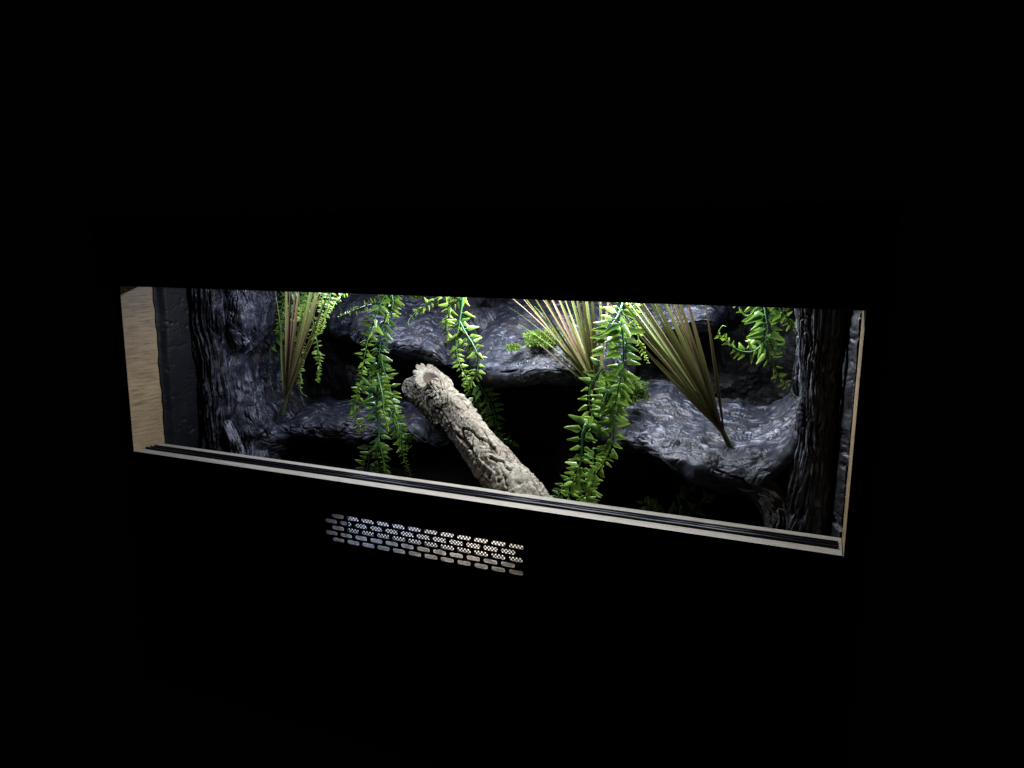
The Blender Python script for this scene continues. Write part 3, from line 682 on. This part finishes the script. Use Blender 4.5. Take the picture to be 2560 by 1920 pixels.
vine('tall dense green fern cascade hanging left of the cork tube', [
    ([(990, 738, .11), (950, 756, .11), (908, 767, .11), (872, 781, .11), (846, 793, .11)], K(MED, L0=.010, young0=.7, droop=.1)),
    ([(965, 732, .09), (945, 770, .088), (933, 810, .085), (919, 850, .083), (909, 900, .082), (902, 945, .082), (893, 985, .082)], K(BIG, L0=.0165, L1=.003, start=.12, young0=.35)),
    ([(974, 732, .10), (964, 790, .10), (952, 850, .10), (947, 900, .10), (949, 950, .10)], K(BIG, L0=.014, L1=.013, young0=.0, young1=.3, r0=.0014)),
    ([(976, 728, .10), (982, 755, .10), (975, 790, .10)], K(BIG, L0=.014, L1=.010, young0=.5)),
    ([(953, 905, .10), (966, 945, .10), (976, 975, .10), (982, 1010, .10), (990, 1035, .10)], K(BIG, L0=.016, L1=.006, young0=.15)),
    ([(945, 935, .095), (950, 960, .085), (956, 990, .080), (960, 1030, .078), (967, 1060, .077), (970, 1078, .077), (966, 1087, .076)], K(MED, L0=.014, L1=.002, bare_tip=.06, young0=.3)),
    ([(910, 950, .11), (896, 985, .11), (886, 1015, .11), (885, 1038, .11), (895, 1060, .11), (908, 1078, .11)], K(MED, L0=.013, L1=.006, young0=.3)),
    ([(925, 930, .115), (925, 960, .115), (932, 1000, .115), (935, 1040, .115)], K(BIG, L0=.015, L1=.012, young0=0, young1=.2)),
    ([(944, 960, .10), (943, 1020, .10), (946, 1070, .10), (949, 1120, .10), (952, 1180, .10), (953, 1225, .10)], K(BIG, L0=.016, L1=.010, young0=0, young1=.3, r0=.0015)),
    ([(926, 1115, .10), (923, 1145, .10), (916, 1175, .10), (908, 1210, .10)], K(BIG, L0=.015, L1=.012, young0=.25, young1=.6)),
    ([(948, 1110, .10), (958, 1150, .10), (960, 1200, .10)], K(SML, young0=.3)),
    ([(962, 1000, .11), (985, 1050, .11), (994, 1090, .11), (1002, 1120, .11), (1012, 1150, .11), (1021, 1175, .11), (1030, 1196, .11)], K(BIG, L0=.013, L1=.0022, young0=.2)),
    ([(975, 1000, .12), (985, 1040, .12), (1000, 1075, .12), (1018, 1110, .12)], K(BIG, L0=.013, L1=.010, young0=0, young1=.4)),
    ([(1000, 1060, .11), (1000, 1110, .108), (1002, 1125, .105), (1020, 1122, .10), (1030, 1113, .10)], K(SML, L0=.009, bare_tip=.15, young0=.5))], (975, 725, .1))

vine('short lime green fern hanging above the cork tube mouth', [
    ([(1120, 738, .12), (1092, 746, .12), (1068, 760, .12), (1046, 777, .12), (1028, 793, .12), (1020, 806, .118), (1024, 814, .116)], K(MED, L0=.010, bare_tip=.16, young0=.8, droop=.6)),
    ([(1136, 735, .11), (1124, 765, .11), (1117, 800, .11), (1119, 835, .11), (1122, 855, .11)], K(MED, L0=.012, L1=.006, young0=.5)),
    ([(1157, 735, .105), (1152, 780, .105), (1144, 830, .103), (1141, 870, .10), (1144, 895, .10), (1153, 920, .10), (1165, 945, .10), (1168, 960, .10)], K(BIG, L0=.0155, L1=.005, start=.2, young0=.4, r0=.0017)),
    ([(1150, 805, .10), (1166, 835, .098), (1182, 860, .096), (1193, 885, .095), (1195, 905, .095), (1192, 930, .095), (1180, 952, .095), (1166, 968, .095), (1162, 978, .093)], K(BIG, L0=.0145, L1=.004, young0=.3, bare_tip=.04)),
    ([(1165, 728, .11), (1150, 745, .11), (1130, 760, .11)], K(BIG, L0=.014, L1=.010, young0=.8))], (1157, 730, .105))
vine('shaded dark green fern hanging behind the cork tube', [
    ([(1180, 945, .20), (1186, 985, .20), (1193, 1025, .20), (1196, 1045, .20)], K(BIG, L0=.017, L1=.014, young0=0, young1=.1)),
    ([(1188, 940, .19), (1212, 985, .19), (1230, 1015, .19), (1238, 1045, .19), (1241, 1080, .19), (1252, 1095, .19), (1275, 1102, .19), (1298, 1118, .19)], K(BIG, L0=.019, L1=.003, young0=.05, young1=.3))], (1185, 935, .2))

vine('tall glossy fern with large leaves in front of the middle grass plant', [
    ([(1588, 728, .12), (1586, 790, .12), (1592, 830, .12), (1604, 870, .12), (1614, 893, .12), (1623, 908, .12)], K(MED, L0=.012, L1=.0022, young0=.8)),
    ([(1565, 732, .115), (1546, 785, .10), (1530, 812, .09), (1520, 845, .08), (1514, 880, .08)], K(BIG, L0=.018, L1=.014, young0=.25, young1=.5)),
    ([(1553, 805, .08), (1558, 850, .075), (1559, 890, .072), (1555, 930, .07), (1547, 965, .07), (1541, 1000, .07), (1534, 1030, .07)], K(BIG, L0=.018, L1=.013, young0=.35, young1=.5, r0=.0014)),
    ([(1508, 918, .075), (1492, 940, .075), (1478, 962, .075), (1473, 990, .075), (1474, 1020, .075), (1480, 1040, .075), (1470, 1062, .075)], K(BIG, L0=.014, L1=.009, young0=.3, young1=.9)),
    ([(1520, 975, .07), (1512, 1010, .07), (1504, 1045, .07), (1490, 1075, .07)], K(BIG, L0=.016, L1=.012, young0=.4, young1=.4, r0=.0014)),
    ([(1518, 975, .072), (1529, 1010, .072), (1534, 1050, .072), (1532, 1090, .072), (1524, 1120, .072), (1510, 1155, .072), (1490, 1183, .072), (1480, 1205, .072)], K(BIG, L0=.017, L1=.006, young0=.15, young1=.8, r0=.0018)),
    ([(1470, 1060, .065), (1457, 1085, .065), (1455, 1115, .065), (1452, 1150, .065), (1444, 1180, .065), (1434, 1205, .065), (1424, 1235, .065), (1415, 1260, .065)], K(BIG, L0=.0175, L1=.008, young0=.2, young1=.8, r0=.0016)),
    ([(1483, 1120, .08), (1482, 1160, .08), (1479, 1200, .08), (1474, 1240, .08), (1470, 1280, .08)], K(BIG, L0=.015, L1=.011, young0=.1, young1=.6)),
    ([(1455, 1170, .075), (1458, 1210, .075), (1466, 1240, .075), (1475, 1275, .075)], K(MED, L0=.013, L1=.010, young0=.5, r0=.0014)),
    ([(1425, 1200, .07), (1405, 1222, .07), (1392, 1245, .07)], K(BIG, L0=.013, L1=.010, young0=0, young1=.2))], (1570, 725, .09))

vine('small fern with curling tip hanging beside the right bark column', [
    ([(1842, 745, .10), (1850, 768, .10), (1858, 784, .098), (1868, 790, .096), (1880, 784, .094), (1886, 774, .092)], K(SML, L0=.006, L1=.004, sides=1, bare_tip=.45, young0=.8)),
    ([(1908, 745, .115), (1915, 790, .11), (1920, 820, .11), (1913, 855, .108)], K(BIG, L0=.020, L1=.014, young0=.1, young1=.3, r0=.0013)),
    ([(1892, 745, .125), (1900, 780, .125), (1906, 820, .125), (1908, 850, .125)], K(BIG, L0=.018, L1=.014, young0=.1, young1=.4, sides=1)),
    ([(1908, 862, .105), (1884, 878, .10), (1862, 880, .098), (1840, 873, .096), (1820, 857, .094), (1800, 840, .092), (1796, 833, .09), (1802, 820, .088), (1808, 814, .087), (1815, 817, .086)], K(MED, L0=.011, L1=.0028, bare_tip=.22, young0=.6)),
    ([(1912, 858, .105), (1922, 885, .105), (1932, 908, .105), (1944, 935, .105), (1960, 955, .105), (1972, 975, .105), (1982, 988, .105), (1990, 998, .105)], K(BIG, L0=.015, L1=.0022, young0=.4)),
    ([(1940, 748, .10), (1952, 775, .10), (1966, 793, .10), (1976, 808, .10), (1986, 822, .10)], K(MED, L0=.012, L1=.005, young0=.2)),
    ([(1915, 850, .11), (1935, 862, .112), (1948, 880, .115)], K(BIG, L0=.015, L1=.012, young0=.2, young1=.3))], (1912, 740, .11))
t = thing('ground_fern', 'dim dark green fern on the soil under the right ledge', 'artificial plant', tuple(P(1700, 1290, .19)))
strand(t, [(1690, 1300, .19), (1705, 1270, .20), (1720, 1240, .21), (1728, 1215, .22), (1740, 1195, .22)], **K(BIG, L0=.020, L1=.010, young0=.4, young1=.5, droop=.9))
strand(t, [(1690, 1300, .19), (1655, 1285, .18), (1625, 1270, .18), (1605, 1255, .18)], **K(BIG, L0=.017, L1=.010, young0=.3, young1=.4, droop=.6))
strand(t, [(1690, 1310, .17), (1715, 1290, .17), (1745, 1265, .17), (1770, 1240, .17)], **K(BIG, L0=.015, L1=.008, young0=.3, young1=.4, droop=.6))

# ------------------------------------------------------------------ grass plants
OL = np.array([0.17, 0.19, 0.045]); LG = np.array([0.26, 0.34, 0.085]); RB = np.array([0.21, 0.085, 0.07]); TAN = np.array([0.30, 0.22, 0.12]); DG = np.array([0.045, 0.10, 0.03])
def blade(acc, p0, p1, w0, bow, col, col2, n=18, tw=0.0, tipw=0.10, fold=0.35):
    d = p1 - p0; L = np.linalg.norm(d)
    t = np.linspace(0, 1, n)[:, None]
    c = p0 + d * t + bow * (4 * t * (1 - t)) * 0.5 + bow * (t ** 2) * 0.5
    T = np.gradient(c, axis=0); T /= np.linalg.norm(T, axis=1)[:, None]
    f0 = unit(VIEW + np.array([rng.uniform(-.8, .8), 0, rng.uniform(-.3, .3)]))
    pts, cols = [], []
    for i in range(n):
        tt = i / (n - 1); s = unit(np.cross(T[i], f0)); nn = np.cross(s, T[i])
        a = tw * tt; s2 = s * math.cos(a) + nn * math.sin(a); n2 = nn * math.cos(a) - s * math.sin(a)
        ww = w0 * min(1, 0.55 + 1.6 * tt) * (1 - sst(0.45, 1.0, tt) * (1 - tipw))
        for x in (-1, -.4, 0, .4, 1):
            pts.append(c[i] + s2 * (x * ww / 2) + n2 * (fold * abs(x) * ww / 2))
            cc = col * (1 - tt) + col2 * tt; cc = cc * (1.15 if abs(x) == 1 else (0.85 if x == 0 else 1.0)) 
            cols.append(cc)
    F = [(i * 5 + j, i * 5 + j + 1, (i + 1) * 5 + j + 1, (i + 1) * 5 + j) for i in range(n - 1) for j in range(4)]
    acc.add(pts, cols, F)
def grass(label, base, neck, blades, wid=0.0036, dim=1.0):
    """blades rows: px, py, depth, bow in px (x, y), width factor"""
    t = thing('grass_plant', label, 'artificial grass plant', tuple(P(*base)), 'artificial grass plants')
    pb, pk = P(*base), P(*neck)
    s = Acc(); tube(s, crom([pb - (pk - pb) * .20, pb, (pb + pk) / 2, pk], 12), 0.0033, 0.0026, lambda q: np.array([0.03, 0.085, 0.025]) * (1 - q) + np.array([0.09, 0.075, 0.03]) * q, 10)
    s.obj('stem', M_grass, t)
    for px, py, y, bx, by, wf in blades:
        if py < 760:                                  # long blades run on above the opening's top edge
            px += (px - neck[0]) * .16; py += (py - neck[1]) * .16
        p1 = P(px, py, y); dd = np.linalg.norm(p1 - CAM) / FPX
        bx += rng.uniform(-9, 9); bow = (RR[0] * bx + (-RR[1]) * by) * dd
        st = pk - (pk - pb) * rng.uniform(0.0, .35) + np.array([rng.uniform(-1, 1), rng.uniform(-1, 1), rng.uniform(-.5, .5)]) * 0.0016
        k = rng.random(); col2 = (OL if k < .42 else LG if k < .66 else TAN if k < .84 else RB * .9 + OL * .3)
        col = (RB * .65 + OL * .3) if rng.random() < .6 else OL * .8 + DG * .3
        a = Acc(); blade(a, st, p1, wid * wf, bow, col * dim * rng.uniform(.7, 1.0), col2 * dim * rng.uniform(.7, 1.15), tw=rng.uniform(-.9, .9)); a.obj('blade', M_grass, t)
    return t
r2 = random.Random(11)
b1 = []
for x in (708, 716, 722, 734, 748, 752, 764, 778, 786, 792, 797, 806, 812, 820, 836):
    b1.append((x + r2.uniform(-3, 3), 700 + r2.uniform(-12, 4), r2.uniform(.13, .20), r2.uniform(-6, 6), 0, r2.uniform(.8, 1.25)))
b1 += [(709, 800, .16, -3, 0, 1.0), (722, 838, .17, 2, 0, .8), (739, 805, .17, 4, 0, .8), (700, 868, .18, -4, 0, .8), (866, 772, .17, -46, 6, .35), (676, 728, .17, 14, 6, .3), (850, 715, .17, -6, 0, .5)]
grass('olive grass plant rising from the low left ledge', (708, 1028, .19), (716, 995, .188), b1, .0036)
b2 = []
for x in (1318, 1335, 1352, 1368, 1388, 1402, 1416, 1424, 1432, 1441, 1450, 1458, 1466, 1478, 1492, 1505, 1518):
    b2.append((x + r2.uniform(-4, 4), 725 + r2.uniform(-14, 4), r2.uniform(.08, .16), r2.uniform(-5, 8), 0, r2.uniform(.75, 1.2)))
b2 += [(1240, 748, .13, 40, 26, .3), (1256, 778, .13, 34, 20, .3), (1282, 820, .14, 22, 20, .3), (1299, 745, .12, 10, 6, .6), (1305, 740, .12, 12, 6, .6), (1420, 800, .13, 0, 0, .6), (1340, 850, .13, 2, 2, .7), (1365, 835, .13, 4, 2, .7), (1388, 850, .13, 4, 2, .7), (1345, 820, .12, 8, 4, .8), (1326, 768, .12, 12, 6, .7), (1462, 870, .13, 0, 0, .6)]
grass('green and reddish grass plant fanning out from the middle, base behind the tall fern', (1508, 1005, .15), (1490, 968, .148), b2, .0040, .75)
b3 = []
for x in (1530, 1545, 1560, 1572, 1586, 1600, 1614, 1628, 1640, 1652, 1662, 1672, 1684, 1694, 1706, 1718):
    b3.append((x + r2.uniform(-5, 5), 728 + r2.uniform(-14, 4), r2.uniform(.05, .12), r2.uniform(0, 10), r2.uniform(-2, 5), r2.uniform(.8, 1.3)))
for x in (1522, 1552, 1580, 1608, 1636, 1660, 1680, 1700):
    b3.append((x + r2.uniform(-5, 5), 715 + r2.uniform(-14, 4), r2.uniform(.04, .09), r2.uniform(0, 10), r2.uniform(-2, 5), r2.uniform(.6, 1.0)))
for x in (1615, 1650, 1690, 1735, 1640):
    b3.append((x + r2.uniform(-6, 6), 860 + (x - 1600) * .7 + r2.uniform(-25, 25), r2.uniform(.06, .10), r2.uniform(0, 6), 3, r2.uniform(.9, 1.4)))
b3 += [(1752, 730, .09, 4, 0, .9), (1761, 730, .09, 6, 0, .9), (1712, 730, .08, 8, 0, .5), (1452, 722, .08, 12, 12, .6), (1480, 725, .08, 14, 12, .6), (1500, 735, .08, 12, 10, .7)]
grass('largest grass plant with brown and olive blades leaning left from the right ledge', (1832, 1130, .118), (1802, 1070, .114), b3, .0031, .52)

# ------------------------------------------------------------------ moss
def moss(label, c, r, n, squash=.75, tone=1.0):
    acc = Acc(); c = np.array(c)
    for k in range(n):
        u, v = rng.uniform(0, 2 * math.pi), rng.uniform(-.25, 1) 
        d = np.array([math.cos(u) * math.sqrt(1 - v * v), math.sin(u) * math.sqrt(1 - v * v), v])
        rr = r * (1 + 0.55 * float(pn(d[None], 1.6, 3.0 + c[0] * 9)[0]) + .15 * float(pn(d[None], 5, 1.0)[0])) * rng.uniform(.60, 1.0)
        p = c + d * np.array([rr, rr, rr * squash]); ln = rng.uniform(.0022, .0052)
        dr = unit(d + np.array([rng.uniform(-.9, .9) for _ in range(3)])); sd = unit(np.cross(dr, np.array([rng.uniform(-1, 1), rng.uniform(-1, 1), rng.uniform(-1, 1)])))
        cl = np.array([0.115, 0.19, 0.03]) * tone * rng.uniform(.5, 1.4); crv = np.cross(sd, dr) * rng.uniform(-.5, .5)
        q = [p - sd * .00022, p + sd * .00022, p + dr * ln * .5 + crv * ln * .3 + sd * .0005, p + dr * ln * .5 + crv * ln * .3 - sd * .0005, p + dr * ln + crv * ln]
        acc.add(q, [cl * .8] * 2 + [cl] * 2 + [cl * 1.15], [(0, 1, 2, 3), (3, 2, 4)])
    # dark core so that the clump is not hollow
    nv, nu = 24, 12; base = len(acc.v)
    core = [tuple(c + np.array([math.sin(t) * math.cos(a), math.sin(t) * math.sin(a), math.cos(t) * squash]) * r * .60) for t in np.linspace(.05, math.pi - .05, nu) for a in np.linspace(0, 2 * math.pi, nv, endpoint=False)]
    acc.add(core, [(0.02, 0.035, 0.008)] * len(core), [(i * nv + j, (i + 1) * nv + j, (i + 1) * nv + (j + 1) % nv, i * nv + (j + 1) % nv) for i in range(nu - 1) for j in range(nv)])
    o = acc.obj('moss_clump', M_moss, None)
    return tag(o, label, 'moss', 'clumps of moss')
moss('bright green moss clump on the broad upper ledge', P(1358, 854, .17), .0200, 5600, .62)
moss('dark green moss clump on the left end of the lower right ledge', P(1572, 985, .155), .0205, 5600, .85, tone=.45)
moss('tiny moss tuft high on the rock near the opening top', P(1042, 742, .23), .006, 500)
moss('thin pale moss sprig on the upper ledge edge left of the moss clump', P(1282, 872, .155), .006, 420)
